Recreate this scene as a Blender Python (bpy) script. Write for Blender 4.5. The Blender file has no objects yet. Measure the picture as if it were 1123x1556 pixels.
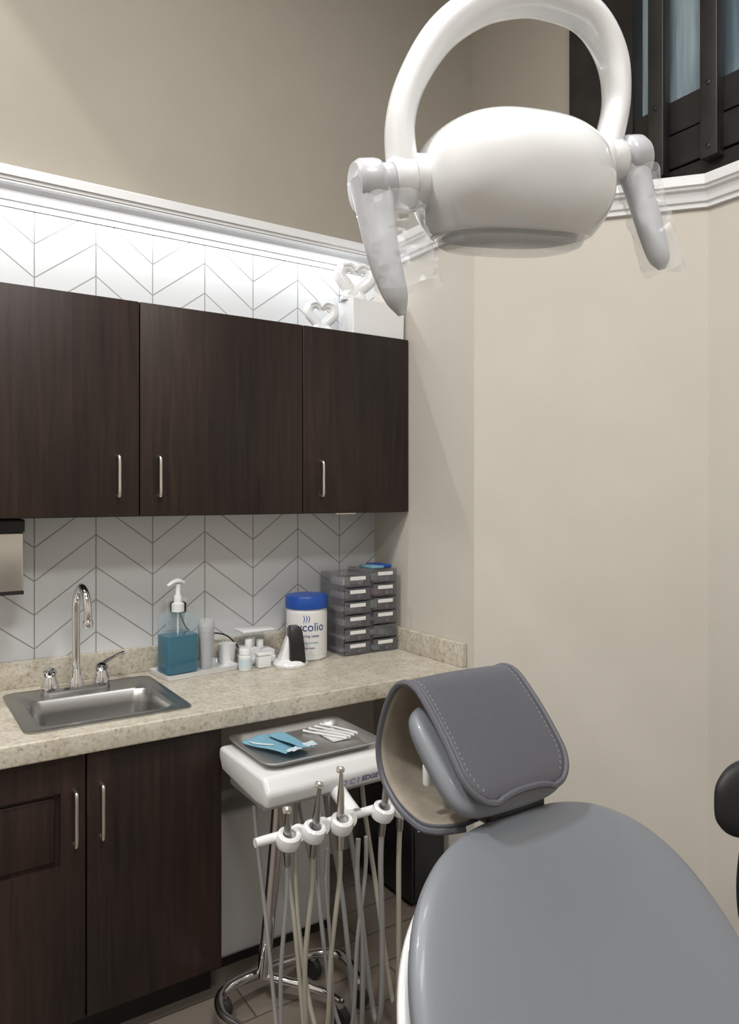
import bpy, math, random
from mathutils import Vector, Matrix
random.seed(4)
S=bpy.context.scene
COL=S.collection
R=math.radians
try:
    S.view_settings.view_transform='Standard'
except Exception: pass

# ------------------------------------------------------------ materials
def mat(name,col,rough=.5,metal=0,alpha=1,trans=0,coat=0,emit=None,es=0,sheen=0,spec=None,sss=0):
    m=bpy.data.materials.new(name); m.use_nodes=True
    b=m.node_tree.nodes['Principled BSDF']
    b.inputs['Base Color'].default_value=(*col,1)
    b.inputs['Roughness'].default_value=rough
    b.inputs['Metallic'].default_value=metal
    b.inputs['Alpha'].default_value=alpha
    b.inputs['Transmission Weight'].default_value=trans
    b.inputs['Coat Weight'].default_value=coat
    b.inputs['Sheen Weight'].default_value=sheen
    if spec is not None: b.inputs['Specular IOR Level'].default_value=spec
    if emit:
        b.inputs['Emission Color'].default_value=(*emit,1); b.inputs['Emission Strength'].default_value=es
    return m
def N(m,t,**kw):
    n=m.node_tree.nodes.new(t)
    for k,v in kw.items(): setattr(n,k,v)
    return n
def noise_col(m,c1,c2,scale=(1,1,1),ns=5,detail=6,p0=.35,p1=.65,bump=0,rough=.6,dist=0):
    nt=m.node_tree; L=nt.links; b=nt.nodes['Principled BSDF']
    tc=N(m,'ShaderNodeTexCoord'); mp=N(m,'ShaderNodeMapping'); mp.inputs['Scale'].default_value=scale
    no=N(m,'ShaderNodeTexNoise'); no.inputs['Scale'].default_value=ns; no.inputs['Detail'].default_value=detail; no.inputs['Roughness'].default_value=rough
    no.inputs['Distortion'].default_value=dist
    cr_=N(m,'ShaderNodeValToRGB'); cr_.color_ramp.elements[0].position=p0; cr_.color_ramp.elements[1].position=p1
    cr_.color_ramp.elements[0].color=(*c1,1); cr_.color_ramp.elements[1].color=(*c2,1)
    L.new(tc.outputs['Object'],mp.inputs[0]); L.new(mp.outputs[0],no.inputs['Vector']); L.new(no.outputs['Fac'],cr_.inputs[0]); L.new(cr_.outputs[0],b.inputs['Base Color'])
    if bump:
        bp=N(m,'ShaderNodeBump'); bp.inputs['Strength'].default_value=bump; bp.inputs['Distance'].default_value=.002
        L.new(no.outputs['Fac'],bp.inputs['Height']); L.new(bp.outputs[0],b.inputs['Normal'])
    return m,cr_,no
def multiply_low(m,cr_,ns,lo,hi,scale=(1,1,1)):
    """modulate a material's colour by a second, larger noise"""
    nt=m.node_tree; L=nt.links; b=nt.nodes['Principled BSDF']
    tc=N(m,'ShaderNodeTexCoord'); mp=N(m,'ShaderNodeMapping'); mp.inputs['Scale'].default_value=scale
    no=N(m,'ShaderNodeTexNoise'); no.inputs['Scale'].default_value=ns; no.inputs['Detail'].default_value=3
    r=N(m,'ShaderNodeValToRGB'); r.color_ramp.elements[0].position=.38; r.color_ramp.elements[1].position=.62
    r.color_ramp.elements[0].color=(*lo,1); r.color_ramp.elements[1].color=(*hi,1)
    mx=N(m,'ShaderNodeMix',data_type='RGBA',blend_type='MULTIPLY'); mx.inputs[0].default_value=1
    L.new(tc.outputs['Object'],mp.inputs[0]); L.new(mp.outputs[0],no.inputs['Vector']); L.new(no.outputs['Fac'],r.inputs[0])
    L.new(cr_.outputs[0],mx.inputs[6]); L.new(r.outputs[0],mx.inputs[7]); L.new(mx.outputs[2],b.inputs['Base Color'])

M_wall=noise_col(mat('paint_cream',(.6,.55,.47),.75),(.555,.525,.472),(.58,.55,.497),ns=3,bump=.0)[0]
M_wallU=noise_col(mat('paint_upper_shaded',(.4,.36,.3),.75),(.36,.328,.280),(.38,.348,.298),ns=2)[0]  # shade on the upper walls put into a darker wall colour
M_white=mat('trim_white',(.78,.79,.81),.35)
M_ceil=mat('ceiling_paint',(.7,.68,.64),.8)
M_wood,crw,_=noise_col(mat('wood_espresso',(.04,.02,.02),.42,spec=.35),(.010,.0072,.0064),(.037,.0225,.0175),scale=(9,9,.45),ns=5,detail=9,p0=.25,p1=.8,bump=.12,dist=.8)
multiply_low(M_wood,crw,2.2,(.75,.75,.77),(1.28,1.15,1.08),(1.6,1.6,.5))
M_wooddark=mat('wood_gap',(.008,.006,.005),.6)
M_steel=mat('brushed_steel',(.38,.38,.38),.34,1)
M_tray=mat('tray_steel',(.62,.62,.62),.42,1)
M_nickel=mat('satin_nickel',(.72,.70,.66),.28,1)
M_chrome=mat('chrome',(.72,.72,.74),.08,1)
M_gray=mat('vinyl_gray',(.18,.195,.22),.42,coat=.1)
M_grayd=noise_col(mat('vinyl_slate',(.1,.1,.12),.5),(.090,.092,.110),(.104,.106,.126),ns=300,detail=2,bump=.2)[0]
M_beige=noise_col(mat('suede_beige',(.35,.3,.25),.9),(.27,.235,.19),(.33,.29,.24),ns=30)[0]
M_thread=mat('thread',(.28,.29,.33),.7)
M_plw=mat('plastic_white',(.76,.775,.79),.14,coat=.5)
M_plg=mat('plastic_lightgray',(.46,.47,.50),.3,coat=.2)
M_blk=mat('plastic_black',(.012,.012,.013),.35)
M_rub=mat('rubber_black',(.015,.015,.016),.55)
M_film=mat('barrier_film',(.8,.82,.85),.12,alpha=.17)
M_lens=mat('lens_acrylic',(.66,.69,.71),.04,alpha=.4,coat=1)
M_refl=mat('reflector_gray',(.42,.43,.45),.35)
M_hoseB=mat('hose_beige',(.36,.34,.29),.45)
M_hoseG=mat('hose_gray',(.27,.27,.275),.45)
M_blue=mat('lid_blue',(.01,.07,.36),.35)
M_teal=mat('soap_teal',(.0,.10,.175),.12)
M_clear=mat('clear_plastic',(.35,.6,.7),.06,alpha=.12)
M_cup=mat('cup_frosted',(.7,.73,.76),.25,alpha=.3)
M_acr=mat('acrylic_smoke',(.26,.26,.28),.1,alpha=.32)
M_acr2=mat('acrylic_smoke_front',(.16,.16,.175),.1,alpha=.46)
M_lab=mat('paper_label',(.75,.75,.74),.7)
M_mask=mat('mask_blue',(.17,.36,.47),.8)
M_maskw=mat('mask_white',(.55,.66,.72),.8)
M_pink=mat('packet_pink',(.6,.3,.35),.6)
M_txt=mat('ink_blue',(.02,.05,.22),.5)
M_red=mat('ink_violet',(.25,.2,.45),.5)
M_box=mat('utility_white',(.54,.54,.55),.45)
M_dkfr=noise_col(mat('frame_black_wood',(.02,.02,.02),.45),(.010,.009,.009),(.024,.021,.020),scale=(6,1,1),ns=6)[0]
M_lampface=mat('downlight_lens',(.9,.9,.88),.4)

# countertop : fine granite speckle with larger mottling
M_ctr,crc,_=noise_col(mat('laminate_granite',(.4,.35,.28),.35),(.23,.19,.145),(.61,.57,.49),ns=85,detail=6,p0=.31,p1=.60,rough=.75)
e=crc.color_ramp.elements.new(.40); e.color=(.42,.38,.31,1)
e=crc.color_ramp.elements.new(.47); e.color=(.53,.495,.42,1)
multiply_low(M_ctr,crc,18,(.88,.86,.83),(1.0,1.0,1.0))
# floor
M_floor=mat('floor_plank',(.3,.27,.24),.4)
nt=M_floor.node_tree; tc=N(M_floor,'ShaderNodeTexCoord'); br=N(M_floor,'ShaderNodeTexBrick')
br.inputs['Scale'].default_value=1; br.inputs['Brick Width'].default_value=.9; br.inputs['Row Height'].default_value=.15; br.inputs['Mortar Size'].default_value=.003
br.inputs['Color1'].default_value=(.20,.168,.138,1); br.inputs['Color2'].default_value=(.155,.13,.108,1); br.inputs['Mortar'].default_value=(.07,.06,.05,1)
nt.links.new(tc.outputs['Object'],br.inputs['Vector']); nt.links.new(br.outputs['Color'],nt.nodes['Principled BSDF'].inputs['Base Color'])
# chevron tile
M_tile=mat('chevron_tile',(.8,.8,.8),.16)
def chevron(m):
    nt=m.node_tree; L=nt.links; b=nt.nodes['Principled BSDF']
    tc=N(m,'ShaderNodeTexCoord'); sp=N(m,'ShaderNodeSeparateXYZ'); L.new(tc.outputs['Object'],sp.inputs[0])
    def mt(op,a,bv=None,c=None):
        n=N(m,'ShaderNodeMath',operation=op)
        for i,v in enumerate((a,bv,c)):
            if v is None: continue
            if isinstance(v,(int,float)): n.inputs[i].default_value=v
            else: L.new(v,n.inputs[i])
        return n.outputs[0]
    CW,SL,SP=.197,.150,.112
    u=mt('DIVIDE',mt('SUBTRACT',sp.outputs[0],.617-20*CW),CW)
    tri=mt('PINGPONG',u,1.0)
    h=mt('DIVIDE',mt('ADD',mt('ADD',sp.outputs[2],3.0),mt('MULTIPLY',tri,SL)),SP)
    fh=mt('ABSOLUTE',mt('SUBTRACT',mt('FRACT',h),.5))
    fu=mt('ABSOLUTE',mt('SUBTRACT',mt('FRACT',u),.5))
    g1=mt('GREATER_THAN',fh,.5-.023); g2=mt('GREATER_THAN',fu,.5-.0105)
    g=mt('MAXIMUM',g1,g2)
    mx=N(m,'ShaderNodeMix',data_type='RGBA'); mx.inputs[6].default_value=(.65,.67,.69,1); mx.inputs[7].default_value=(.29,.288,.285,1)
    L.new(g,mx.inputs[0]); L.new(mx.outputs[2],b.inputs['Base Color'])
    r=mt('ADD',mt('MULTIPLY',g,.5),.2); L.new(r,b.inputs['Roughness'])
    bp=N(m,'ShaderNodeBump'); bp.inputs['Distance'].default_value=.001; bp.inputs['Strength'].default_value=.3
    L.new(mt('SUBTRACT',1.0,g),bp.inputs['Height']); L.new(bp.outputs[0],b.inputs['Normal'])
chevron(M_tile)
M_pane=mat('window_glass',(.2,.3,.35),.08)
noise_col(M_pane,(.12,.17,.21),(.42,.52,.58),scale=(1,9,.8),ns=1.3,detail=3,p0=.35,p1=.7)

# ------------------------------------------------------------ geometry helpers
def empty(name,loc=(0,0,0)):
    e=bpy.data.objects.new(name,None); e.location=loc; e.empty_display_size=.1; COL.objects.link(e); return e
def par(o,p):
    if p is not None:
        o.parent=p; o.matrix_parent_inverse=Matrix.Translation(-Vector(p.location))
def add(name,verts,faces,m,parent=None,smooth=True,M=None,ang=40,mats=None,fm=None):
    me=bpy.data.meshes.new(name)
    vs=[Vector(v) for v in verts]
    if M is not None: vs=[M@v for v in vs]
    me.from_pydata([tuple(v) for v in vs],[],faces)
    if mats:
        for x in mats: me.materials.append(x)
        if fm:
            for p,i in zip(me.polygons,fm): p.material_index=i
    else: me.materials.append(m)
    import bmesh
    bm=bmesh.new(); bm.from_mesh(me); bmesh.ops.remove_doubles(bm,verts=bm.verts,dist=1e-6); bmesh.ops.recalc_face_normals(bm,faces=bm.faces); bm.to_mesh(me); bm.free()
    if smooth:
        for p in me.polygons: p.use_smooth=True
        me.set_sharp_from_angle(angle=R(ang))
    o=bpy.data.objects.new(name,me); COL.objects.link(o); par(o,parent); return o
def boxgeo(x0,x1,y0,y1,z0,z1,off=0):
    v=[(x0,y0,z0),(x1,y0,z0),(x1,y1,z0),(x0,y1,z0),(x0,y0,z1),(x1,y0,z1),(x1,y1,z1),(x0,y1,z1)]
    f=[(0,3,2,1),(4,5,6,7),(0,1,5,4),(1,2,6,5),(2,3,7,6),(3,0,4,7)]
    return v,[tuple(i+off for i in q) for q in f]
def box(name,x0,x1,y0,y1,z0,z1,m,parent=None,bev=0,seg=3,M=None):
    v,f=boxgeo(x0,x1,y0,y1,z0,z1)
    o=add(name,v,f,m,parent,smooth=False,M=M)
    if bev:
        import bmesh
        bm=bmesh.new(); bm.from_mesh(o.data)
        bmesh.ops.bevel(bm,geom=bm.edges[:],offset=bev,segments=seg,profile=.5,affect='EDGES')
        bm.to_mesh(o.data); bm.free()
        for p in o.data.polygons: p.use_smooth=True
        o.data.set_sharp_from_angle(angle=R(35))
    return o
def boxes(name,lst,m,parent=None,M=None):
    V=[];F=[]
    for b in lst:
        v,f=boxgeo(*b,off=len(V)); V+=v; F+=f
    return add(name,V,F,m,parent,smooth=False,M=M)
def cr(pts,n=8,closed=False):
    P=[Vector(p) for p in pts]; out=[]
    k=len(P)
    rng=range(k) if closed else range(k-1)
    for i in rng:
        if closed: p0,p1,p2,p3=P[(i-1)%k],P[i],P[(i+1)%k],P[(i+2)%k]
        else:
            p1,p2=P[i],P[i+1]; p0=P[i-1] if i>0 else p1*2-p2; p3=P[i+2] if i+2<k else p2*2-p1
        for j in range(n):
            t=j/n
            out.append(.5*((2*p1)+(p2-p0)*t+(2*p0-5*p1+4*p2-p3)*t*t+(-p0+3*p1-3*p2+p3)*t**3))
    if not closed: out.append(P[-1])
    return out
def tube(name,pts,r,m,parent=None,segs=14,n=8,M=None,closed=False,flat=1.0,up=None,smoothpath=True):
    P=cr(pts,n,closed) if smoothpath else [Vector(p) for p in pts]
    if isinstance(r,(int,float)): Rr=[r]*len(P)
    else:
        rr_=cr([(x,0,0) for x in r],n,closed) if smoothpath else [(x,0,0) for x in r]
        Rr=[max(1e-4,q[0]) for q in rr_]
    V=[];F=[];k=len(P)
    prev=None
    for i,p in enumerate(P):
        if closed: t=(P[(i+1)%k]-P[(i-1)%k])
        else: t=(P[min(i+1,k-1)]-P[max(i-1,0)])
        if t.length<1e-9: t=Vector((0,0,1))
        t.normalize()
        if up is not None: nrm=Vector(up)-t*Vector(up).dot(t)
        elif prev is None:
            a=Vector((0,0,1)) if abs(t.z)<.9 else Vector((1,0,0)); nrm=a-t*a.dot(t)
        else: nrm=prev-t*prev.dot(t)
        nrm.normalize(); prev=nrm; bn=t.cross(nrm)
        for s in range(segs):
            a=2*math.pi*s/segs
            V.append(p+nrm*(Rr[i]*flat*math.cos(a))+bn*(Rr[i]*math.sin(a)))
    rng=k if closed else k-1
    for i in range(rng):
        j=(i+1)%k
        for s in range(segs):
            s2=(s+1)%segs
            F.append((i*segs+s,i*segs+s2,j*segs+s2,j*segs+s))
    if not closed:
        F.append(tuple(range(segs-1,-1,-1))); F.append(tuple((k-1)*segs+s for s in range(segs)))
    return add(name,V,F,m,parent,M=M)
def lathe(name,prof,c,m,parent=None,segs=32,M=None,axis=None):
    V=[];F=[]
    for (r,z) in prof:
        for s in range(segs):
            a=2*math.pi*s/segs; V.append(Vector((max(r,1e-5)*math.cos(a),max(r,1e-5)*math.sin(a),z)))
    for i in range(len(prof)-1):
        for s in range(segs):
            s2=(s+1)%segs; F.append((i*segs+s,i*segs+s2,(i+1)*segs+s2,(i+1)*segs+s))
    F.append(tuple(range(segs-1,-1,-1))); F.append(tuple((len(prof)-1)*segs+s for s in range(segs)))
    T=Matrix.Translation(Vector(c))
    if axis is not None: T=T@Vector(axis).to_track_quat('Z','Y').to_matrix().to_4x4()
    if M is not None: T=M@T
    return add(name,V,F,m,parent,M=T)
def rr(cx,cy,hx,hy,r,z,n=5):
    out=[]
    for (sx,sy,a0) in ((1,1,0),(-1,1,90),(-1,-1,180),(1,-1,270)):
        for i in range(n+1):
            a=R(a0+90*i/n); out.append((cx+sx*(hx-r)+r*math.cos(a),cy+sy*(hy-r)+r*math.sin(a),z))
    return out
def loft(name,loops,m,parent=None,cap0=True,cap1=True,M=None,ang=40):
    V=[];F=[];k=len(loops[0])
    for l in loops: V+=l
    for i in range(len(loops)-1):
        for s in range(k):
            s2=(s+1)%k; F.append((i*k+s,i*k+s2,(i+1)*k+s2,(i+1)*k+s))
    if cap0: F.append(tuple(range(k-1,-1,-1)))
    if cap1: F.append(tuple((len(loops)-1)*k+s for s in range(k)))
    return add(name,V,F,m,parent,M=M,ang=ang)
def pillow(name,outline,Hf,Hb,m,parent=None,M=None,n=6,p=4,q=2.2,bend=None,center=(0,0)):
    O=[Vector(v) for v in cr([(a,b,0) for a,b in outline],n,closed=True)]
    C=Vector((center[0],center[1],0)); k=len(O)
    rs=[0.001]+[math.sin(math.pi/2*i/16) for i in range(1,16)]+[1.0]
    V=[];F=[]
    def ring(r,sg,H):
        for o in O:
            v=C+(o-C)*r; h=H*(1-r**p)**(1/q) if r<1 else 0
            z=sg*h+(bend(v.x,v.y) if bend else 0)
            V.append(Vector((v.x,v.y,z)))
    seq=[(r,1,Hf) for r in rs]+[(r,-1,Hb) for r in reversed(rs[:-1])]
    for (r,s,H) in seq: ring(r,s,H)
    for i in range(len(seq)-1):
        for s in range(k):
            s2=(s+1)%k; F.append((i*k+s,i*k+s2,(i+1)*k+s2,(i+1)*k+s))
    F.append(tuple(range(k-1,-1,-1))); F.append(tuple((len(seq)-1)*k+s for s in range(k)))
    return add(name,V,F,m,parent,M=M,ang=75)
def frame(o,x,y,z):
    x,y,z=Vector(x).normalized(),Vector(y).normalized(),Vector(z).normalized()
    return Matrix(((x.x,y.x,z.x,o[0]),(x.y,y.y,z.y,o[1]),(x.z,y.z,z.z,o[2]),(0,0,0,1)))
def text(name,s,size,M,m,parent,cyl=None):
    c=bpy.data.curves.new(name,'FONT'); c.body=s; c.size=size; c.align_x='CENTER'; c.align_y='CENTER'; c.extrude=.0003
    t=bpy.data.objects.new('t',c); COL.objects.link(t)
    bpy.context.view_layer.update()
    me=bpy.data.meshes.new_from_object(t.evaluated_get(bpy.context.evaluated_depsgraph_get()))
    bpy.data.objects.remove(t)
    for v in me.vertices:
        p=v.co.copy()
        if cyl: 
            a=p.x/cyl; p=Vector(((cyl+p.z)*math.sin(a),p.y,(cyl+p.z)*math.cos(a)))
        v.co=M@p
    me.materials.clear(); me.materials.append(m)
    o=bpy.data.objects.new(name,me); COL.objects.link(o); par(o,parent); return o

# ------------------------------------------------------------ room constants
WY=2.658; WX=1.781; UX=2.34; ZR=2.55; CZ=4.2; LX=-2.4; BY=-2.6
CT=.875
box('floor',LX-.1,2.7,BY-.1,WY+.1,-.1,0,M_floor)
box('ceiling',LX-.1,2.7,BY-.1,WY+.1,CZ,CZ+.1,M_ceil)
wb=box('wall_back',LX-.1,2.7,WY,WY+.12,0,ZR-.02,M_wall)
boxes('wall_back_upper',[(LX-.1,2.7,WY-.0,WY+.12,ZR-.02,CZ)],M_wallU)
box('wall_back_tile',LX,WX,WY-.008,WY,.955,2.45,M_tile)
box('wall_left',LX-.1,LX,BY-.1,WY,0,CZ,M_wall)
box('wall_front',LX,2.7,BY-.1,BY,0,CZ,M_wall)
def prism(name,poly,z0,z1,m):
    V=[(x,y,z0) for x,y in poly]+[(x,y,z1) for x,y in poly]; k=len(poly)
    F=[(i,(i+1)%k,k+(i+1)%k,k+i) for i in range(k)]+[tuple(range(k)),tuple(range(2*k-1,k-1,-1))]
    return add(name,V,F,m,smooth=False)
prism('wall_right',[(WX,WY),(WX,2.006),(2.278,1.41),(2.278,BY),(2.7,BY),(2.7,WY)],0,ZR-.03,M_wall)
wy0,wy1,wz0,wz1=-.55,2.03,2.53,4.0
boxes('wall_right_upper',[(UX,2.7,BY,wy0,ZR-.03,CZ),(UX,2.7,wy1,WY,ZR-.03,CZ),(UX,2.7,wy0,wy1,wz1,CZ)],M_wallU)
def sweep(name,path,prof,m,closed_ends=True):
    V=[];F=[];n=len(path);k=len(prof)
    dirs=[(Vector(path[i+1])-Vector(path[i])).normalized() for i in range(n-1)]
    for i,p in enumerate(path):
        p=Vector(p)
        if i==0: nn=Vector((dirs[0].y,-dirs[0].x)); sc=1
        elif i==n-1: nn=Vector((dirs[-1].y,-dirs[-1].x)); sc=1
        else:
            a=Vector((dirs[i-1].y,-dirs[i-1].x)); b=Vector((dirs[i].y,-dirs[i].x)); nn=(a+b).normalized(); sc=1/nn.dot(a)
        for (d,z) in prof:
            q=p+nn*d*sc; V.append((q.x,q.y,z))
    for i in range(n-1):
        for j in range(k):
            j2=(j+1)%k; F.append((i*k+j,i*k+j2,(i+1)*k+j2,(i+1)*k+j))
    F.append(tuple(range(k))); F.append(tuple((n-1)*k+j for j in range(k)))
    return add(name,V,F,m,smooth=False)
crown=[(-.01,2.445),(.012,2.445),(.014,2.462),(.022,2.466),(.026,2.48),(.034,2.495),(.050,2.502),(.086,2.506),(.088,2.516),(.094,2.518),(.094,2.546),(.09,2.55),(-.01,2.55)]
sweep('trim_1',[(LX,WY),(WX,WY)],crown,M_white)
crown2=[(-.01,2.455),(.014,2.455),(.016,2.468),(.024,2.472),(.028,2.485),(.034,2.499),(.045,2.505),(.048,2.512),(.055,2.516),(.055,2.545),(.051,2.55),(-.01,2.55)]
sweep('trim_3',[(WX,WY),(WX,2.006),(2.278,1.41),(2.278,BY)],crown2,M_white)
prism('trim_2',[(WX,WY),(WX,2.006),(2.278,1.41),(2.278,BY),(UX,BY),(UX,WY)],2.52,2.548,M_white)
base=[(-.005,0),(.012,0),(.012,.09),(.006,.1),(-.005,.1)]
sweep('baseboard_right',[(WX,WY),(WX,2.006),(2.278,1.41),(2.278,BY)],base,M_white)
# ------------------------------------------------------------ interior window
W=empty('window_1',(2.34,.7,3.2))
boxes('frame',[(2.31,2.40,1.73,wy1,wz0,wz1),(2.31,2.40,wy0,wy0+.15,wz0,wz1),(2.31,2.40,wy0,wy1,wz1-.15,wz1)],M_dkfr,W)
for i in range(3):
    box('bottom_plank_%d'%(i+1),2.318-.004*(i%2),2.40,wy0,1.73,wz0+.122*i,wz0+.122*i+.116,M_dkfr,W,bev=.004)
box('glass',2.37,2.378,wy0+.1,1.75,wz0+.3,wz1-.1,M_pane,W)
y=1.61
i=0
while y>-.4:
    box('batten_%d'%i,2.275,2.32,y-.031,y+.031,2.625,wz1-.02,M_dkfr,W,bev=.004)
    for zz in (2.66,2.87,3.3):
        lathe('bolt',[(.009,0),(.009,.004),(.004,.006)],(2.276,y,zz),M_blk,W,segs=8,axis=(-1,0,0))
    y-=.2; i+=1
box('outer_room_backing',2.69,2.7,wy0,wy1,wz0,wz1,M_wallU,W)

# ------------------------------------------------------------ upper cabinets
UC=empty('upper_cabinet',(.8,2.52,1.8))
zb,zt=1.435,2.135
box('carcass',-1.12,WX-.001,2.42,WY-.009,zb,zt,M_wood,UC)
edges=[-1.12,-.505,.092,.695,1.293,1.779]
for i in range(5):
    box('door_%d'%(i+1),edges[i]+.002,edges[i+1]-.002,2.399,2.4195,zb+.002,zt-.003,M_wood,UC,bev=.0025)
def handle(x,yf,z0,z1,p,nm):
    d=.03
    tube(nm,[(x,yf,z0+.006),(x,yf-d*.7,z0+.004),(x,yf-d,z0+.014),(x,yf-d,(z0+z1)/2),(x,yf-d,z1-.014),(x,yf-d*.7,z1-.004),(x,yf,z1-.006)],.0052,M_nickel,p,segs=10,n=5)
for nm,x in (('handle_1',.624),('handle_2',.755),('handle_3',1.365),('handle_4',-.445)):
    handle(x,2.40,1.497,1.633,UC,nm)
box('underside_plate',1.44,1.53,2.41,2.43,zb-.004,zb,M_nickel,UC)

# ------------------------------------------------------------ base cabinets
BC=empty('base_cabinet',(-.3,2.35,.45))
bx1=.84
box('carcass',-1.6,.30,2.085,WY-.001,.1,.815,M_wood,BC)
boxes('carcass_sink',[(.30,.318,2.085,WY-.001,.1,.815),(bx1-.02,bx1,2.085,WY-.001,.1,.815),(.318,bx1-.02,2.085,WY-.001,.1,.12),(.318,bx1-.02,2.085,2.1,.1,.815),(.318,bx1-.02,WY-.02,WY-.001,.1,.815)],M_wood,BC)
box('toe_kick',-1.6,bx1-.005,2.14,WY-.001,0,.1,M_wooddark,BC)
box('door_1',.458,bx1,2.064,2.084,.105,.812,M_wood,BC,bev=.0025)
def shaker(x0,x1,nm,pz):
    s=.062
    zs=[.105]+[v for q in pz for v in q]+[.812]
    lst=[(x0,x0+s,2.064,2.084,.105,.812),(x1-s,x1,2.064,2.084,.105,.812)]
    for a,b in zip(zs[0::2],zs[1::2]): lst.append((x0+s,x1-s,2.064,2.084,a,b))
    lst.append((x0+s,x1-s,2.078,2.084,.105,.812))
    boxes(nm,lst,M_wood,BC)
    for j,(a,b) in enumerate(pz):
        box(nm+'_panel_%d'%j,x0+s+.012,x1-s-.012,2.072,2.08,a+.012,b-.012,M_wood,BC,bev=.003)
shaker(-.02,.452,'door_2',[(.525,.72)])
shaker(-.52,-.026,'door_3',[(.525,.72)])
box('door_4',-1.1,-.526,2.064,2.084,.105,.812,M_wood,BC,bev=.0025)
handle(.425,2.064,.575,.725,BC,'handle_1'); handle(.493,2.064,.578,.73,BC,'handle_2')

# ------------------------------------------------------------ countertop
CTOP=empty('countertop',(.3,2.35,CT))
y0c=2.04; hx0,hx1,hy0,hy1=.352,.728,2.142,2.42
boxes('slab',[(-1.65,hx0,y0c+.012,WY-.009,CT-.038,CT),(hx1,WX-.001,y0c+.012,WY-.009,CT-.038,CT),(hx0,hx1,y0c+.012,hy0,CT-.038,CT),(hx0,hx1,hy1,WY-.009,CT-.038,CT)],M_ctr,CTOP)
box('front_edge',-1.65,WX-.001,y0c,y0c+.024,CT-.056,CT+.0004,M_ctr,CTOP,bev=.005)
box('backsplash_back',-1.65,WX-.001,WY-.03,WY-.009,CT,.962,M_ctr,CTOP,bev=.003)
box('backsplash_side',WX-.022,WX-.001,y0c+.004,WY-.03,CT,.962,M_ctr,CTOP,bev=.003)
box('under_support_bracket',1.0,1.7,WY-.05,WY-.002,.76,CT-.038,M_wooddark,CTOP)

# ------------------------------------------------------------ sink
SK=empty('sink',(.54,2.33,CT))
cx,cy=.54,2.33
bxc,byc=.54,2.281
loops=[rr(cx,cy,.228,.224,.03,CT+.0005),rr(cx,cy,.230,.226,.03,CT+.005),rr(cx,cy,.224,.220,.028,CT+.007),
 rr(cx,cy,.215,.211,.028,CT+.004),
 rr(bxc,byc,.190,.140,.045,CT+.004),rr(bxc,byc,.184,.134,.045,CT-.002),rr(bxc,byc,.178,.128,.05,CT-.04),rr(bxc,byc,.168,.118,.05,CT-.14),rr(bxc,byc,.15,.10,.05,CT-.158),rr(bxc,byc,.03,.03,.0299,CT-.163)]
loft('basin',loops,M_steel,SK,cap0=False)
lathe('drain',[(.04,0),(.042,.003),(.034,.004),(.03,.001),(.001,.001)],(bxc,byc,CT-.1625),M_chrome,SK)
FA=empty('faucet',(.517,2.49,CT))
fz=CT+.0045; fx=.517; fy=2.485
loft('deck_plate',[rr(fx,fy,.105,.026,.0255,fz),rr(fx,fy,.105,.026,.0255,fz+.012),rr(fx,fy,.098,.02,.0195,fz+.018)],M_chrome,FA)
lathe('spout_base',[(.024,0),(.022,.02),(.016,.03),(.015,.05),(.012,.055)],(fx,fy,fz+.015),M_chrome,FA)
tube('gooseneck',[(fx,fy,fz+.05),(fx,fy,fz+.17),(fx,fy,fz+.27),(fx+.002,fy-.015,fz+.312),(fx+.006,fy-.05,fz+.335),(fx+.01,fy-.088,fz+.315),(fx+.013,fy-.105,fz+.27),(fx+.013,fy-.106,fz+.235)],.0125,M_chrome,FA,segs=18)
lathe('aerator',[(.0145,0),(.016,.004),(.016,.02),(.0135,.024)],(fx+.013,fy-.106,fz+.215),M_chrome,FA)
for s,nm in ((-1,'hot'),(1,'cold')):
    hx=fx+s*.078
    lathe(nm+'_valve',[(.026,0),(.026,.012),(.021,.03),(.017,.042),(.021,.05),(.022,.058),(.013,.068),(.001,.07)],(hx,fy,fz+.014),M_chrome,FA)
    tube(nm+'_lever',[(hx,fy,fz+.075),(hx+s*.03,fy-.006,fz+.092),(hx+s*.055,fy-.012,fz+.104),(hx+s*.07,fy-.015,fz+.108)] if s>0 else [(hx,fy,fz+.075),(hx-.012,fy-.03,fz+.086),(hx-.02,fy-.055,fz+.094),(hx-.024,fy-.065,fz+.096)],[.010,.0075,.007,.009],M_chrome,FA,segs=10,flat=.7)

# ------------------------------------------------------------ paper towel dispenser
PT=empty('paper_towel_dispenser',(.22,2.56,1.3))
box('steel_body',.09,.366,2.5,WY-.009,1.205,1.39,M_nickel,PT,bev=.006)
box('dark_top',.088,.369,2.495,WY-.009,1.39,1.43,M_blk,PT,bev=.004)
box('bottom_lip',.09,.366,2.498,2.52,1.197,1.207,M_blk,PT)

# ------------------------------------------------------------ outlet
OU=empty('wall_outlet',(.90,WY,1.07))
box('plate',.862,.94,WY-.013,WY-.008,1.01,1.13,M_plw,OU,bev=.002)
box('plug',.875,.925,WY-.055,WY-.013,1.075,1.115,M_blk,OU,bev=.006)
box('lower_socket',.88,.922,WY-.016,WY-.013,1.02,1.055,M_white,OU,bev=.001)
tube('cord',[(.90,WY-.045,1.08),(.925,WY-.05,1.02),(.97,WY-.045,.985),(1.03,WY-.05,.99),(1.08,WY-.06,.975),(1.12,WY-.07,.93),(1.15,WY-.1,.882)],.003,M_blk,OU,segs=8)

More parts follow.
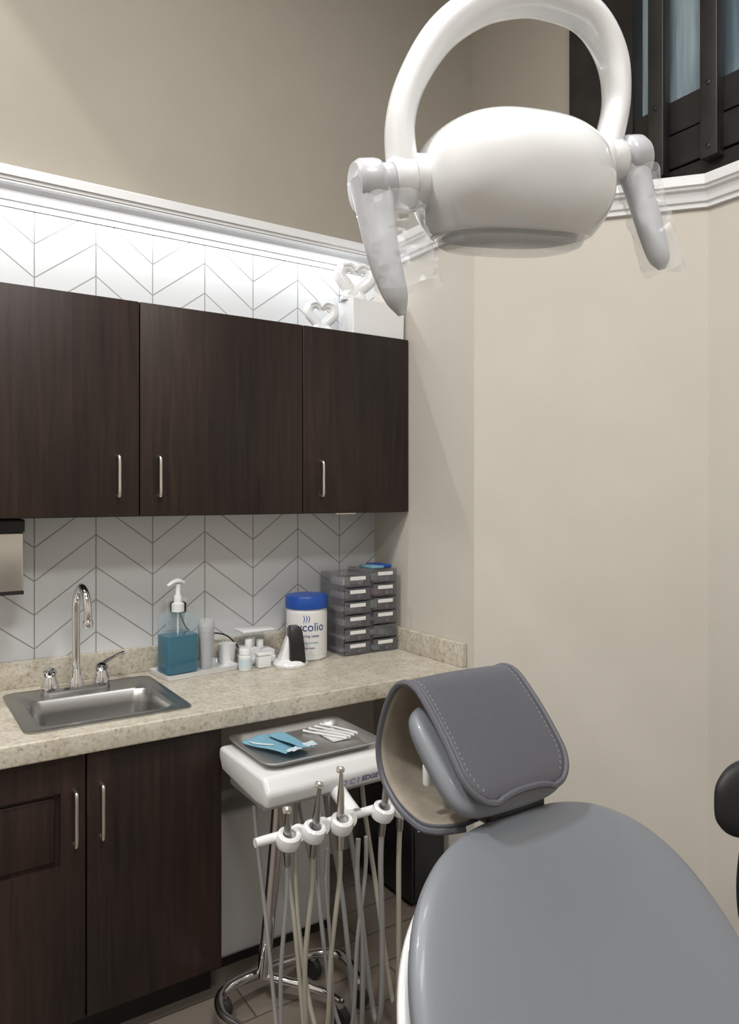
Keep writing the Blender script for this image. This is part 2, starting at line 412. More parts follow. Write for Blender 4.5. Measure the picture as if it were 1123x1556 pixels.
# ------------------------------------------------------------ items on counter
TR=empty('accessory_tray',(.93,2.53,CT))
tM=Matrix.Translation((.93,2.535,CT))@Matrix.Rotation(R(7),4,'Z')
loft('tray',[rr(0,0,.135,.075,.012,.001),rr(0,0,.14,.08,.012,.018),rr(0,0,.135,.075,.012,.018),rr(0,0,.13,.07,.012,.005)],M_plw,TR,M=tM)
SO=empty('soap_dispenser',(.868,2.535,CT))
sM=Matrix.Translation((.868,2.535,CT+.0055))@Matrix.Rotation(R(10),4,'Z')
loft('bottle',[rr(0,0,.056,.036,.012,0),rr(0,0,.062,.042,.014,.006),rr(0,0,.062,.042,.014,.185),rr(0,0,.052,.035,.014,.205),rr(0,0,.021,.021,.0209,.217)],M_clear,SO,M=sM,cap1=False)
loft('liquid',[rr(0,0,.056,.036,.012,.004),rr(0,0,.0605,.0405,.0135,.01),rr(0,0,.0605,.0405,.0135,.135)],M_teal,SO,M=sM)
lathe('collar',[(.022,0),(.022,.028),(.013,.034)],(0,0,.214),M_plw,SO,M=sM)
lathe('dip_tube',[(.003,0),(.003,.08)],(0,0,.136),M_plw,SO,M=sM,segs=8)
lathe('piston',[(.014,0),(.014,.02),(.009,.03),(.009,.065)],(0,0,.247),M_plw,SO,M=sM,segs=16)
tube('spout',[(.022,0,.314),(0,0,.322),(-.02,-.004,.320),(-.045,-.008,.308)],[.010,.014,.010,.007],M_plw,SO,M=sM,flat=.7)
CU=empty('stack_of_cups',(.968,2.54,CT))
for i in range(5):
    b=.006+.018*i
    lathe('cup_%d'%i,[(.021,b),(.03,b+.1),(.031,b+.1),(.031,b+.103),(.029,b+.103),(.02,b+.002)],(.972,2.535,CT),M_cup,CU,segs=24)
JW=empty('cotton_cup',(1.065,2.575,CT))
lathe('cup',[(.026,.001),(.033,.075),(.034,.078),(.031,.078),(.026,.01)],(1.068,2.575,CT),M_plw,JW)
BT=empty('pill_bottle',(1.088,2.455,CT))
lathe('body',[(.023,.001),(.024,.004),(.024,.05),(.018,.057)],(1.088,2.455,CT),M_plw,BT)
lathe('cap',[(.021,.057),(.021,.077),(.019,.08)],(1.088,2.455,CT),M_white,BT)
lathe('label',[(.0243,.012),(.0243,.042)],(1.088,2.455,CT),M_maskw,BT)
GD=empty('gauze_dispenser',(1.17,2.53,CT))
box('base',1.115,1.235,2.50,2.60,CT+.001,CT+.03,M_plw,GD,bev=.006)
boxes('compartments',[(1.12,1.17,2.505,2.595,CT+.03,CT+.06),(1.18,1.23,2.505,2.595,CT+.03,CT+.05)],M_white,GD)
box('back_post',1.13,1.22,2.57,2.59,CT+.03,CT+.12,M_clear,GD,bev=.004)
box('top_shelf',1.107,1.235,2.515,2.60,CT+.118,CT+.128,M_plw,GD,bev=.004)
for i,(bx,by) in enumerate(((1.14,2.54),(1.19,2.55),(1.165,2.57))):
    lathe('roll_%d'%i,[(.013,0),(.014,.002),(.014,.03),(.012,.033)],(bx,by,CT+.06-.008*(i==1)),M_lab,GD,segs=16)
SC=empty('small_box',(1.16,2.46,CT))
box('carton',1.135,1.185,2.44,2.475,CT+.001,CT+.045,M_plw,SC,bev=.004)
box('lid',1.133,1.187,2.438,2.477,CT+.045,CT+.056,M_white,SC,bev=.003)
CL=empty('charging_stand',(1.25,2.45,CT))
lathe('base',[(.062,.001),(.064,.01),(.056,.022),(.042,.028),(.001,.030)],(1.258,2.43,CT),M_plw,CL)
pM=frame((1.258,2.43,CT+.018),(1,-.25,0),(.25,1,0),(0,0,1))
loft('white_cradle',[rr(-.020,.004,.026,.032,.012,0),rr(-.012,.004,.020,.028,.012,.04),rr(-.004,.004,.012,.02,.008,.085),rr(.002,.004,.006,.014,.005,.10)],M_plw,CL,M=pM)
loft('black_wedge',[rr(.018,-.018,.030,.030,.006,0),rr(.016,-.018,.027,.028,.006,.06),rr(.012,-.014,.024,.026,.006,.118),rr(.010,-.012,.016,.02,.006,.130)],M_blk,CL,M=pM)
WC=empty('wipes_canister',(1.385,2.52,CT))
wc=(1.375,2.52,CT)
lathe('tub',[(.074,.001),(.078,.005),(.078,.195),(.074,.2)],wc,M_plw,WC,segs=48)
lathe('label',[(.0785,.02),(.0787,.022),(.0787,.18),(.0785,.182)],wc,M_lab,WC,segs=48)
lathe('lid',[(.082,.195),(.083,.2),(.083,.235),(.079,.243),(.06,.246),(.001,.246)],wc,M_blue,WC,segs=48)
dirc=Vector((-wc[0],-wc[1],0)).normalized()
xr=Vector((-dirc.y,dirc.x,0)); 
if xr.x<0: xr=-xr
def lab(z): return frame((wc[0],wc[1],CT+z),xr,(0,0,1),dirc)
text('label_name','mycolio',.046,lab(.128),M_txt,WC,cyl=.0795)
text('label_swirl',')))',.03,lab(.162),M_blue,WC,cyl=.0795)
text('label_small','disinfecting wipes',.014,lab(.095),M_txt,WC,cyl=.0795)
text('label_small_b','fast acting formula',.012,lab(.07),M_mask,WC,cyl=.0795)
text('label_small_c','160 large wipes',.010,lab(.05),M_txt,WC,cyl=.0795)

def drawers(x0,x1,h,n,hue):
    D=empty('drawer_organizer',((x0+x1)/2,2.54,CT))
    y0,y1=2.437,2.62
    z0=CT+.001; t=.003
    boxes('shell',[(x0,x0+t,y0+.008,y1,z0,z0+h),(x1-t,x1,y0+.008,y1,z0,z0+h),(x0+t,x1-t,y0+.008,y1-t,z0+h-t,z0+h)]+
      [(x0+t,x1-t,y0+.008,y1-t,z0+h*i/n,z0+h*i/n+.002) for i in range(n)],M_acr,D)
    for i in range(n):
        a=z0+h*i/n+.004; b=z0+h*(i+1)/n-.004
        box('drawer_front_%d'%i,x0+.005,x1-.005,y0,y0+.007,a,b,M_acr2,D,bev=.0015)
        lathe('knob_%d'%i,[(.003,0),(.006,.008),(.006,.011),(.001,.012)],((x0+x1)/2,y0,a+.012),M_acr,D,segs=10,axis=(0,-1,0))
        if random.random()<.85:
            box('label_%d'%i,(x0+x1)/2-.036,(x0+x1)/2+.036,y0-.001,y0-.0002,b-.020,b-.006,M_lab,D)
        for q in range(3):
            c=random.choice([hue,M_mask,M_plg,M_maskw,M_plw,M_plg])
            xa=x0+.010+q*.036; ya=y0+.012+random.uniform(0,.04)
            box('contents_%d_%d'%(i,q),xa,xa+.033,ya,ya+random.uniform(.06,.12),a+.003,a+(b-a)*random.uniform(.3,.75),c,D,bev=.003)
    return D
d1=drawers(1.495,1.622,.318,6,M_plg)
d2=drawers(1.628,1.752,.330,6,M_pink)
GB=empty('glove_packets',(1.69,2.5,CT+.335))
box('packet_1',1.64,1.70,2.46,2.56,CT+.332,CT+.342,M_mask,GB,bev=.003)
box('packet_2',1.69,1.745,2.47,2.58,CT+.332,CT+.345,M_blue,GB,bev=.004)

# ------------------------------------------------------------ decor above cabinets
PB=empty('display_box',(1.64,2.45,zt))
loft('planter',[rr(1.645,2.47,.122,.055,.006,zt+.001),rr(1.645,2.47,.124,.057,.006,zt+.135),rr(1.645,2.47,.116,.049,.006,zt+.135),rr(1.645,2.47,.114,.047,.006,zt+.12)],M_plw,PB)
def heart(nm,c,s,r,rot,tilt):
    H=empty(nm,c)
    Mh_=Matrix.Translation(c)@Matrix.Rotation(R(rot),4,'Z')@Matrix.Rotation(R(tilt),4,'Y')
    h0=.35*s
    def hp(t): return (16*math.sin(t)**3/17*s,0,(13*math.cos(t)-5*math.cos(2*t)-2*math.cos(3*t)-math.cos(4*t)+17)/17*s+h0)
    for sd in (-1,1):
        pts=[hp(sd*math.pi*q) for q in (.04,.14,.26,.40,.55,.70,.85,.985)]
        rad=[r*.75,r*.9,r*1.0,r*1.15,r*1.3,r*1.35,r*1.2,r*1.1]
        tube('hand_%s'%('left' if sd<0 else 'right'),pts,rad,M_plw,H,n=5,M=Mh_,segs=14,flat=1.3)
        for f in range(3):
            off=(f-1)*r*.9
            fp=[Vector(hp(sd*math.pi*q))+Vector((0,off,r*.5+.001*f)) for q in (.05,.15,.27,.40)]
            tube('finger_%d_%d'%(sd,f),fp,[r*.4,r*.5,r*.55,r*.5],M_plw,H,n=4,M=Mh_,segs=8)
        tube('wrist_%d'%sd,[Vector(hp(sd*math.pi*.8)),(sd*s*.35,0,h0+s*.1),(sd*s*.45,0,.012)],[r*1.2,r*1.3,r*1.5],M_plw,H,n=5,M=Mh_,segs=12)
    loft('base',[rr(0,0,s*.75,.03,.01,.001),rr(0,0,s*.75,.03,.01,.014),rr(0,0,s*.7,.026,.01,.018)],M_plw,H,M=Matrix.Translation(c)@Matrix.Rotation(R(rot),4,'Z'))
heart('heart_hands_sculpture',(1.43,2.50,zt),.055,.0115,-20,0)
heart('heart_hands_sculpture',(1.555,2.47,zt+.136),.066,.0155,-25,6)

# ------------------------------------------------------------ delivery unit
DU=empty('dental_delivery_cart',(1.03,1.9,.4))
def prism_yz(nm,x0,x1,prof,m,p,bev=.01):
    n=len(prof); V=[(x0,y,z) for y,z in prof]+[(x1,y,z) for y,z in prof]
    F=[tuple(range(n)),tuple(range(2*n-1,n-1,-1))]+[(i,(i+1)%n,n+(i+1)%n,n+i) for i in range(n)]
    o=add(nm,V,F,m,p,smooth=False)
    import bmesh
    bm=bmesh.new(); bm.from_mesh(o.data); bmesh.ops.bevel(bm,geom=bm.edges[:],offset=bev,segments=4,profile=.5,affect='EDGES'); bm.to_mesh(o.data); bm.free()
    for q in o.data.polygons: q.use_smooth=True
    o.data.set_sharp_from_angle(angle=R(50)); return o
prism_yz('console',.825,1.27,[(1.735,.690),(1.722,.732),(1.75,.768),(2.05,.768),(2.055,.74),(2.03,.70),(1.80,.685)],M_plw,DU,bev=.012)
box('console_gray_base',.85,1.24,1.80,2.03,.655,.70,M_plg,DU,bev=.008)
tf=lambda x,z:frame((x,1.7215+(.732-z)*.31-.0012,z),(1,0,0),(0,-.29,.955),(0,-.955,-.29))
text('logo','D C I',.026,tf(1.08,.711),M_red,DU)
text('logo_word','EDGE',.022,tf(1.145,.713),M_txt,DU)
loft('instrument_tray',[rr(1.035,1.915,.165,.125,.03,.771),rr(1.035,1.915,.172,.132,.035,.783),rr(1.035,1.915,.186,.146,.04,.787),rr(1.035,1.915,.187,.147,.04,.791),rr(1.035,1.915,.182,.142,.038,.791),rr(1.035,1.915,.17,.13,.035,.786),rr(1.035,1.915,.160,.12,.03,.774)],M_tray,DU)
by=1.655; bz=.655
tube('holder_bar',[(.765,by,bz),(.78,by,bz),(1.0,by,bz),(1.225,by,bz),(1.24,by,bz)],[.009,.012,.012,.012,.009],M_plw,DU,n=3,segs=14)
tube('holder_arm',[(1.045,by,bz),(1.045,1.70,.675),(1.045,1.76,.70)],[.024,.022,.024],M_plw,DU,n=4)
xs=[.837,.908,.99,1.12,1.18]; tops=[.733,.775,.80,.79,.75]
for i,(x,tp) in enumerate(zip(xs,tops)):
    lathe('holder_cup_%d'%i,[(.020,-.018),(.029,-.014),(.032,.0),(.029,.016),(.024,.02),(.017,.018),(.014,-.014)],(x,by-.028,bz),M_plw,DU,segs=20,axis=(.1*(i%2),-.35,1))
    lathe('holder_knob_%d'%i,[(.022,0),(.025,.006),(.018,.016),(.001,.017)],(x+.030,by-.012,bz),M_plw,DU,segs=16,axis=(0,-1,.2))
    lean=.012*(1 if i%2 else -.6)
    b=(x,by-.022,bz-.065); t=(x+lean,by-.038,tp)
    P=[Vector(b).lerp(Vector(t),f) for f in (0,.15,.3,.5,.7,.85,.97,1)]
    tube('handpiece_%d'%i,P,[.0085,.0095,.0085,.010,.009,.0065,.005,.0045],M_steel if i!=2 else M_nickel,DU,n=4,segs=14)
    hd=Vector(t)
    lathe('handpiece_head_%d'%i,[(.004,-.010),(.0085,-.008),(.009,.007),(.006,.010)],hd+Vector((-.004,-.003,.002)),M_nickel,DU,segs=14,axis=(-.8,-.3,.35))
    for kz in (.2,.42):
        pp=Vector(b).lerp(Vector(t),kz); lathe('grip_ring',[(.0095,-.004),(.0105,-.002),(.0105,.002),(.0095,.004)],pp,M_steel,DU,segs=14,axis=Vector(t)-Vector(b))
def hose(x,m,r,dx,low,sway,i=0):
    tube('hose_%d'%i,[(x,by-.022,bz-.055),(x-.002,by-.02,.5),(x+sway,by-.01,.32),(x+sway*.8+dx*.2,by+.0,low+.07),(x+dx*.5+sway*.3,by+.03,low),(x+dx*.9,by+.08,low+.08),(x+dx,by+.14,.36),(x+dx*.6,by+.18,.56),(x+dx*.4,by+.19,.66)],r,m,DU,segs=10,n=10)
for i,(x,m,r,dx,low,sw) in enumerate(((.837,M_hoseG,.0055,.02,.06,-.012),(.908,M_hoseB,.0065,.03,.04,-.015),(.99,M_hoseB,.0065,-.04,.07,-.02),(1.12,M_hoseG,.0075,.03,.05,.01),(1.18,M_hoseB,.007,.03,.08,.005),(1.045,M_hoseG,.007,.05,.04,.02),(.95,M_hoseG,.0045,.07,.08,.02),(1.07,M_hoseG,.0055,-.05,.05,-.02))):
    hose(x,m,r,dx,low,sw,i)
tube('post_1',[(.985,1.97,.68),(.97,1.975,.45),(.95,1.985,.2),(.94,1.99,.085)],.019,M_chrome,DU)
tube('post_2',[(1.03,2.0,.68),(1.00,2.0,.45),(.965,2.0,.2),(.95,2.0,.085)],.012,M_chrome,DU)
tube('base_ring',[(.80,1.84,.075),(.78,1.92,.075),(.82,2.00,.075),(.95,2.025,.075),(1.12,2.01,.075),(1.19,1.95,.075),(1.17,1.82,.075)],.014,M_chrome,DU)
tube('base_spine',[(.94,1.99,.085),(1.0,1.93,.075),(1.06,1.85,.072),(1.08,1.78,.07)],.012,M_chrome,DU)
for i,(x,y) in enumerate(((.80,1.84),(.82,2.00),(1.12,2.01),(1.17,1.82),(1.08,1.78))):
    lathe('caster_%d'%i,[(.018,-.012),(.028,-.011),(.03,-.006),(.03,.006),(.028,.011),(.018,.012)],(x,y,.031),M_rub,DU,segs=20,axis=(1,.3,0))
    tube('caster_fork_%d'%i,[(x,y,.03),(x,y,.05),(x,y,.075)],.011,M_chrome,DU,n=2)
MK=empty('face_mask',(.96,1.93,.79))
def mask(nm,c,rot,w,h,m,z,tl=0):
    V=[];F=[];nx,ny=12,30
    Mm=Matrix.Translation((c[0],c[1],z))@Matrix.Rotation(R(rot),4,'Z')@Matrix.Rotation(R(tl),4,'Y')
    for j in range(ny+1):
        for i in range(nx+1):
            u=i/nx-.5;v=j/ny-.5
            pl=.003*((i*4/nx)%1)
            V.append((u*w,v*h,.006+pl+.008*(.25-u*u)+.006*math.sin(v*5)*u))
    for j in range(ny):
        for i in range(nx):
            a=j*(nx+1)+i; F.append((a,a+1,a+nx+2,a+nx+1))
    o=add(nm,V,F,m,MK,M=Mm,ang=25)
    s=o.modifiers.new('s','SOLIDIFY'); s.thickness=.0015
mask('mask_body',(.945,1.925),20,.095,.175,M_mask,.780,3)
mask('mask_fold',(.985,1.90),8,.05,.165,M_mask,.790,8)
mask('mask_edge',(.99,1.835),20,.11,.028,M_maskw,.790,3)
tube('ear_loop',[(.90,1.99,.790),(.885,1.96,.794),(.90,1.93,.794),(.93,1.90,.794)],.0015,M_plw,MK,segs=6)
TI=empty('instrument_packets',(1.12,1.95,.79))
for i in range(4):
    tube('swab_%d'%i,[(1.08+.02*i,2.0,.781+.003*i),(1.10+.02*i,1.95,.783+.003*i),(1.15+.012*i,1.86,.784+.003*i)],[.004,.003,.004],M_plw,TI,n=4,segs=8)
box('pouch',1.11,1.17,1.87,1.98,.7765,.780,M_plw,TI)

UB=empty('utility_box',(1.05,2.35,.25))
box('cover',.86,1.30,2.20,2.55,.03,.495,M_box,UB,bev=.02)
box('plinth',.87,1.29,2.215,2.55,0,.031,M_blk,UB)
PCT=empty('computer_tower',(1.68,2.3,.25))
box('case',1.60,1.755,2.14,2.50,.02,.45,M_blk,PCT,bev=.008)
box('bezel',1.61,1.745,2.132,2.14,.03,.44,M_rub,PCT,bev=.003)
boxes('vents',[(1.62,1.735,2.13,2.133,.28+.02*i,.283+.02*i) for i in range(6)],M_plg,PCT)
boxes('feet',[(1.615,1.64,2.16,2.48,0,.02),(1.715,1.74,2.16,2.48,0,.02)],M_blk,PCT)

# ------------------------------------------------------------ dental chair
CH=empty('dental_chair',(.87,.5,.5))
r=R(35); T=Vector((0,math.sin(r),math.cos(r))); Nn=Vector((0,-math.cos(r),math.sin(r)))
O=Vector((.850,.865,.993))
Mb=frame(O,(1,0,0),T,Nn)
half=[(.0,0),(.10,-.006),(.18,-.033),(.25,-.09),(.298,-.18),(.322,-.31),(.318,-.46),(.29,-.60),(.22,-.70),(.10,-.735)]
out=half+[(0,-.74)]+[(-a,b) for a,b in reversed(half[1:])]
pillow('backrest_cushion',out,.03,.055,M_gray,CH,M=Mb,center=(0,-.38),p=7,q=2,bend=lambda x,y:.35*x*x)
out2=[(a*1.0,-.40+(b+.38)*.97) for a,b in out]
pillow('backrest_shell',out2,.02,.05,M_plw,CH,M=Mb@Matrix.Translation((-.004,0,-.045)),center=(0,-.38),p=6,q=2,bend=lambda x,y:.35*x*x)
xh=.842
prof=[(.826,1.052),(.834,1.068),(.856,1.097),(.893,1.138),(.935,1.176),(.965,1.196),(.995,1.198),(1.025,1.182),(1.055,1.135),(1.074,1.07),(1.06,1.02),(1.015,.985),(.955,.972),(.90,.978)]
PP=cr([(0,a,b) for a,b in prof],8)
Ls=[0]
for i in range(1,len(PP)): Ls.append(Ls[-1]+(PP[i]-PP[i-1]).length)
Lt=Ls[-1]
def hw(s):
    w=.112
    e=.06
    for d in (s,Lt-s):
        if d<e: w-=.05*(1-math.sqrt(max(0,1-((e-d)/e)**2)))
    return w
V=[];F=[];nu=20
def sag(s,u):
    return -.007*abs(u)**3*max(0,1-s/.22)-.003*u*u
for i,p in enumerate(PP):
    w=hw(Ls[i])
    for j in range(nu+1):
        u=-1+2*j/nu
        V.append((xh+u*w,p.y,p.z+sag(Ls[i],u)))
for i in range(len(PP)-1):
    for j in range(nu):
        a=i*(nu+1)+j; F.append((a,a+1,a+nu+2,a+nu+1))
me=bpy.data.meshes.new('headrest_cover'); me.from_pydata(V,[],F); me.materials.append(M_grayd); me.materials.append(M_beige)
for p in me.polygons: p.use_smooth=True
hc=bpy.data.objects.new('headrest_cover',me); COL.objects.link(hc); par(hc,CH)
if me.polygons[nu//2].normal.dot(Vector((0,-.7,.7)))<0: me.flip_normals()
s=hc.modifiers.new('s','SOLIDIFY'); s.thickness=.009; s.offset=-1; s.material_offset=1; s.material_offset_rim=0; s.use_quality_normals=True
loopL=[];loopR=[]
for i in range(0,len(PP),2):
    p=PP[i]; w=hw(Ls[i]); z=p.z+sag(Ls[i],1)-.003; loopL.append(Vector((xh-w,p.y,z))); loopR.append(Vector((xh+w,p.y,z)))
p0=PP[0]; w0=hw(0)
endL=[Vector((xh-w0+2*w0*q,p0.y,p0.z+sag(0,-1+2*q)-.003)) for q in (.1,.3,.5,.7,.9)]
tube('headrest_piping',list(reversed(loopL))+endL+loopR,.0058,M_grayd,CH,n=2,segs=8)
def stitch(side):
    V=[];F=[];d=0
    while d<Lt-.02:
        d+=.0085
        if d<.012: continue
        k=max(j for j in range(len(Ls)) if Ls[j]<=d); k=min(k,len(PP)-2)
        f=(d-Ls[k])/(Ls[k+1]-Ls[k]); p=PP[k].lerp(PP[k+1],f); t=(PP[k+1]-PP[k]).normalized()
        n=Vector((0,-t.z,t.y)); 
        if n.dot(p-Vector((0,.95,1.09)))<0: n=-n
        w0=hw(d); w=(w0-.013)*side; c=Vector((xh+w,p.y,p.z+sag(d,w/w0)))+n*.0004
        h=.0022
        o=len(V)
        for a in (-h,h):
            for bx in (-.0005,.0005):
                for cz in (-.0008,.0004):
                    V.append(c+t*a+Vector((bx,0,0))+n*cz)
        F+=[tuple(o+q for q in ff) for ff in ((0,1,3,2),(4,6,7,5),(0,4,5,1),(2,3,7,6),(0,2,6,4),(1,5,7,3))]
    add('stitching_%s'%('a' if side<0 else 'b'),V,F,M_thread,CH,smooth=False)
stitch(-1); stitch(1)
rh=R(48); Th=Vector((0,math.sin(rh),math.cos(rh))); Nh=Vector((0,-math.cos(rh),math.sin(rh)))
Mh=frame((xh,.918,1.083),(1,0,0),Th,Nh)
hr=[(0,.104),(.08,.10),(.118,.075),(.125,0),(.118,-.07),(.085,-.098),(0,-.103),(-.085,-.098),(-.118,-.07),(-.125,0),(-.118,.075),(-.08,.10)]
pillow('headrest_pad',hr,.024,.034,M_gray,CH,M=Mh,p=6,q=2)
tube('headrest_bracket',[(xh,.93,1.05),(xh+.01,.91,1.02),(xh+.02,.895,.99),(xh+.025,.89,.93)],[.03,.026,.024,.028],M_blk,CH,n=5,flat=.6)
box('headrest_pivot',xh-.05,xh+.08,.858,.90,.985,1.02,M_blk,CH,bev=.01)
box('headrest_bracket_cover',xh-.105,xh-.07,.945,.96,1.03,1.07,M_plw,CH,bev=.006)
seat=[(0,.27),(.2,.26),(.26,.18),(.27,0),(.25,-.3),(.22,-.7),(.2,-1.0),(.12,-1.08),(0,-1.09)]
seat=seat+[(-a,b) for a,b in reversed(seat[1:-1])]
Ms=frame((.865,.30,.47),(1,0,0),(0,1,.05),(0,-.05,1))
pillow('seat_cushion',seat,.04,.05,M_gray,CH,M=Ms,center=(0,-.4),p=7,q=2)
pillow('seat_shell',[(a*.9,b*.92-.03) for a,b in seat],.02,.09,M_plw,CH,M=Ms@Matrix.Translation((0,0,-.04)),center=(0,-.4),p=6,q=2)
box('lift_column',.74,.99,-.18,.2,.06,.40,M_plw,CH,bev=.03)
loft('floor_plate',[rr(.865,.05,.25,.45,.12,0),rr(.865,.05,.25,.45,.12,.04),rr(.865,.05,.22,.42,.1,.065)],M_plw,CH)
for s in (-1,1):
    tube('armrest_%d'%s,[(.865+s*.24,.30,.42),(.865+s*.33,.25,.5),(.865+s*.33,.18,.60),(.865+s*.33,.02,.62),(.865+s*.33,-.10,.61)],[.018,.018,.024,.03,.022],M_gray,CH,n=6)

# ------------------------------------------------------------ operatory light
LP=empty('dental_operating_light',(.756,.771,1.975))
ro=R(10); c9,s9=math.cos(ro),math.sin(ro)
X=Vector((.963*c9,-.266*c9,s9)); Y=Vector((.266,.963,0)); Z=X.cross(Y)
ML=frame((.756,.771,1.975),X,Y,Z)
def sgp(v,e): return math.copysign(abs(v)**e,v)
V=[];F=[];nt_,np_=60,88
for i in range(nt_+1):
    th=-math.pi/2+math.pi*i/nt_
    for j in range(np_):
        ph=2*math.pi*j/np_
        st=math.sin(th)
        if st>=0:
            ct=sgp(math.cos(th),.66)
            x=.143*ct*sgp(math.cos(ph),.72); y_=.118*ct*sgp(math.sin(ph),.80)
            z=.097*st**.95
        else:
            kk=-st; ct=sgp(math.cos(th),.50)
            x=.143*ct*sgp(math.cos(ph),.72); y_=.118*ct*sgp(math.sin(ph),.80)
            z=max(-.120*kk,-.068)
            q=min(1,kk/.57); x*=1-.13*q*q; y_*=1-.12*q*q
        V.append((x,y_,z))
for i in range(nt_):
    for j in range(np_):
        j2=(j+1)%np_; F.append((i*np_+j,i*np_+j2,(i+1)*np_+j2,(i+1)*np_+j))
MH=ML@Matrix.Translation((-.005,0,-.026))@Matrix.Rotation(R(11),4,'X')@Matrix.Rotation(R(7),4,'Y')
add('head_housing',V,F,M_plw,LP,M=MH,ang=60)
ell=lambda a,b,z:[(a*sgp(math.cos(2*math.pi*i/64),.72),b*sgp(math.sin(2*math.pi*i/64),.80),z) for i in range(64)]
loft('lens_cover',[ell(.105,.087,-.064),ell(.106,.088,-.070),ell(.102,.083,-.080),ell(.090,.072,-.086),ell(.07,.052,-.088)],M_lens,LP,M=MH)
loft('reflector',[ell(.098,.080,-.066),ell(.094,.076,-.072),ell(.06,.04,-.070)],M_refl,LP,M=MH)
yk=[(-.166,0,-.02),(-.1684,0,.011),(-.162,0,.069),(-.1352,0,.1264),(-.081,0,.190),(-.0153,0,.2305),(.045,0,.246),(.1013,0,.2465),(.168,0,.222),(.2005,0,.165),(.1975,0,.0958),(.1684,0,.0272),(.160,0,.0)]
tube('yoke',yk,[.022,.022,.0205,.021,.024,.026,.026,.026,.024,.022,.020,.021,.022],M_plw,LP,M=ML,segs=28,n=8,flat=1.2,up=(0,1,0))
for s,xx,zz in ((-1,-.166,-.010),(1,.160,.006)):
    lathe('inner_collar_%d'%s,[(.036,0),(.038,.004),(.036,.03),(.03,.05)],(xx-s*.005,0,zz),M_plw,LP,M=ML,axis=(-s,0,0),segs=32)
    lathe('yoke_boss_%d'%s,[(.030,-.02),(.034,-.015),(.034,.02),(.031,.024)],(xx,0,zz),M_plw,LP,M=ML,axis=(s,0,0),segs=32)
def handleL(s,x0,z0,pts,rad):
    lathe('handle_joint_%d'%s,[(.026,0),(.029,.004),(.029,.026),(.034,.030),(.0355,.036),(.0355,.056),(.031,.064),(.001,.066)],(x0,0,z0),M_plg,LP,M=ML,axis=(s,0,0),segs=32)
    tube('handle_%d'%s,pts,rad,M_plg,LP,M=ML,segs=20,n=8,flat=.8,up=(0,1,0))
handleL(-1,-.178,-.012,[(-.219,-.006,-.010),(-.222,-.010,-.035),(-.225,-.016,-.075),(-.226,-.024,-.120),(-.222,-.032,-.168),(-.218,-.034,-.194)],[.031,.028,.0245,.022,.017,.006])
handleL(1,.163,.008,[(.203,-.006,.006),(.204,-.01,-.02),(.205,-.016,-.060),(.206,-.024,-.105),(.207,-.032,-.150),(.208,-.034,-.168)],[.028,.025,.022,.021,.017,.006])
def sleeve(nm,pts,w,th,seed):
    random.seed(seed); V=[];F=[];P=cr(pts,6);k=len(P);sg=18
    for i,p in enumerate(P):
        for j in range(sg):
            a=2*math.pi*j/sg
            n1=1+.09*math.sin(i*1.3+j*2.1)+random.uniform(-.05,.05)
            V.append((p.x+w[0]+w[1]*math.cos(a)*n1,p.y+th*math.sin(a)*n1,p.z+.004*math.sin(j+i)))
    for i in range(k-1):
        for j in range(sg):
            j2=(j+1)%sg; F.append((i*sg+j,i*sg+j2,(i+1)*sg+j2,(i+1)*sg+j))
    add(nm,V,F,M_film,LP,M=ML,ang=25)
sleeve('barrier_sleeve_left',[(-.218,-.012,-.035),(-.219,-.02,-.08),(-.219,-.028,-.12),(-.216,-.03,-.160)],(.018,.044),.034,1)
sleeve('barrier_sleeve_right',[(.204,-.012,-.015),(.204,-.018,-.06),(.206,-.026,-.11),(.208,-.034,-.172)],(.002,.030),.030,2)
lathe('top_pivot',[(.010,0),(.012,.002),(.012,.01),(.004,.012)],(.096,-.03,.247),M_steel,LP,M=ML,axis=(0,-1,0),segs=16)
top=ML@Vector((.09,0,.26))
tube('suspension_arm',[top,top+Vector((0,0,.12)),top+Vector((.02,.0,.3)),top+Vector((.10,-.1,.55)),top+Vector((.12,-.15,.8)),top+Vector((.12,-.15,1.3)),Vector((top.x+.12,top.y-.15,CZ))],[.026,.024,.024,.026,.028,.028,.028],M_plw,LP,n=6,segs=18)
lathe('ceiling_flange',[(.09,-.04),(.1,-.02),(.1,0)],(top.x+.12,top.y-.15,CZ),M_plw,LP)

# ------------------------------------------------------------ stool
ST=empty('operator_stool',(1.83,.92,.4))
Mst=frame((1.832,.945,.770),(.86,-.5,0),(0,0,1),(-.5,-.86,0))
so=[(0,.098),(.12,.09),(.175,.05),(.185,0),(.175,-.05),(.12,-.09),(0,-.098),(-.12,-.09),(-.175,-.05),(-.185,0),(-.175,.05),(-.12,.09)]
pillow('back_pad',so,.03,.03,M_rub,ST,M=Mst,p=5,q=2,bend=lambda x,y:1.0*x*x)
tube('back_arm',[(1.825,.965,.76),(1.785,1.0,.66),(1.74,.99,.53),(1.725,.95,.45),(1.78,.86,.425)],.013,M_blk,ST,n=6)
lathe('seat',[(.15,.0),(.185,.01),(.195,.035),(.185,.065),(.14,.078),(.001,.08)],(1.86,.80,.42),M_rub,ST)
lathe('gas_column',[(.035,.08),(.035,.25),(.02,.25),(.02,.42)],(1.86,.80,0),M_blk,ST)
for i in range(5):
    a=2*math.pi*i/5+.3; ex,ey=1.86+.25*math.cos(a),.80+.25*math.sin(a)
    tube('leg_%d'%i,[(1.86,.80,.11),(1.86+.12*math.cos(a),.80+.12*math.sin(a),.095),(ex,ey,.07)],[.025,.02,.014],M_blk,ST,n=4)
    lathe('wheel_%d'%i,[(.02,-.012),(.028,-.01),(.028,.01),(.02,.012)],(ex,ey,.0285),M_blk,ST,axis=(math.sin(a),-math.cos(a),0),segs=16)

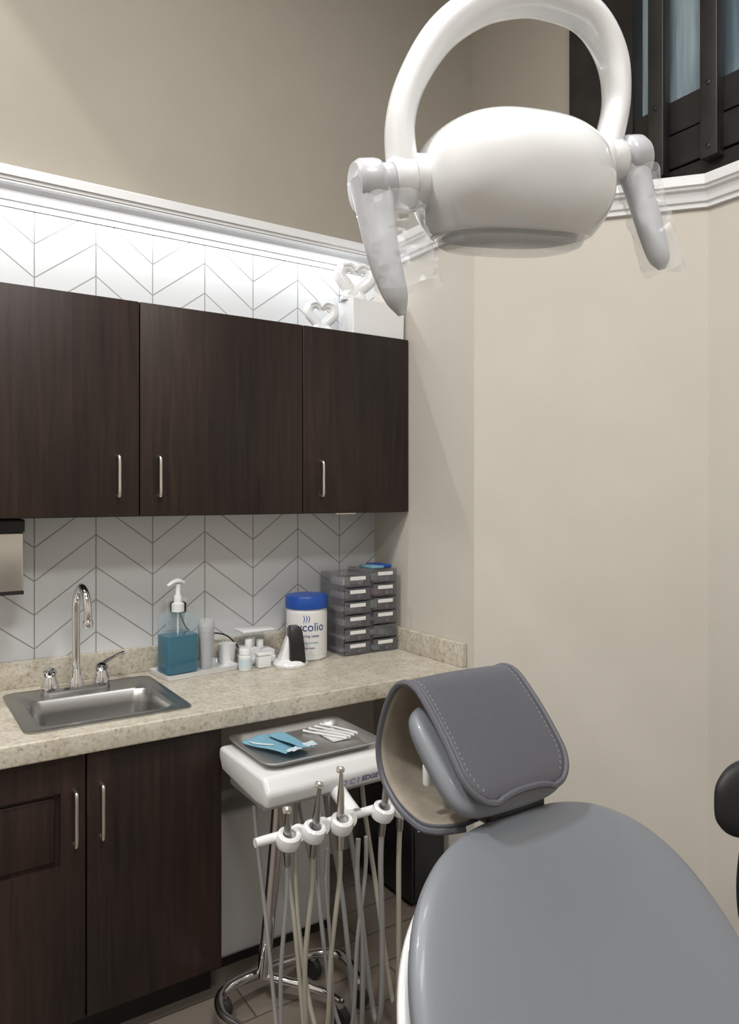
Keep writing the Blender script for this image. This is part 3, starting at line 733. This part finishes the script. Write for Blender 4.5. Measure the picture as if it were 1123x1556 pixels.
# ------------------------------------------------------------ lights
def panel(loc,sx,sy,power,col=(1,.98,.95)):
    Lg=empty('ceiling_or_fill_light',loc)
    x,y,z=loc
    box('housing',x-sx/2-.02,x+sx/2+.02,y-sy/2-.02,y+sy/2+.02,z+.01,CZ,M_white,Lg,bev=.005)
    ld=bpy.data.lights.new('panel','AREA'); ld.shape='RECTANGLE'; ld.size=sx; ld.size_y=sy; ld.energy=power; ld.color=col
    lo=bpy.data.objects.new('panel_light',ld); lo.location=(x,y,z); COL.objects.link(lo); par(lo,Lg)
panel((.6,.5,4.12),.6,.6,44)
panel((-1.0,.9,4.12),.3,.3,74)
panel((.1,-1.1,4.12),1.2,.6,70)  # added fill light behind the camera, housed like the other panels
DL=empty('recessed_downlight',(-.42,2.30,CZ))
lathe('trim_ring',[(.07,0),(.095,0),(.098,-.006),(.095,-.01),(.07,-.004)],(-.42,2.30,CZ),M_white,DL)
lathe('baffle_lens',[(.001,-.002),(.069,-.002),(.069,-.001),(.001,-.001)],(-.42,2.30,CZ),M_lampface,DL)
ld=bpy.data.lights.new('downlight','SPOT'); ld.energy=85; ld.spot_size=R(78); ld.spot_blend=.10; ld.shadow_soft_size=.03; ld.color=(1,.97,.92)
lo=bpy.data.objects.new('downlight_spot',ld); lo.location=(-.42,2.30,CZ-.015); COL.objects.link(lo); par(lo,DL)
LS=empty('led_strip',(-.3,2.59,2.50))
box('channel',LX+.02,WX-.07,2.574,2.594,2.498,2.5035,M_white,LS)
ld=bpy.data.lights.new('led','AREA'); ld.shape='RECTANGLE'; ld.size=WX-LX-.15; ld.size_y=.010; ld.energy=9; ld.color=(.97,.985,1)
lo=bpy.data.objects.new('led_light',ld); lo.location=((WX+LX)/2-.02,2.576,2.495); COL.objects.link(lo); par(lo,LS)
w=bpy.data.worlds.new('world'); w.use_nodes=True; w.node_tree.nodes['Background'].inputs[0].default_value=(.5,.5,.5,1); w.node_tree.nodes['Background'].inputs[1].default_value=.3; S.world=w

# ------------------------------------------------------------ camera
cd=bpy.data.cameras.new('camera'); cd.sensor_width=36; cd.lens=1118/1556*36; cd.shift_y=-28/1556; cd.clip_start=.05
co=bpy.data.objects.new('camera',cd); co.location=(0,0,1.51); co.rotation_euler=(R(90),0,R(-33.5)); COL.objects.link(co)
S.camera=co
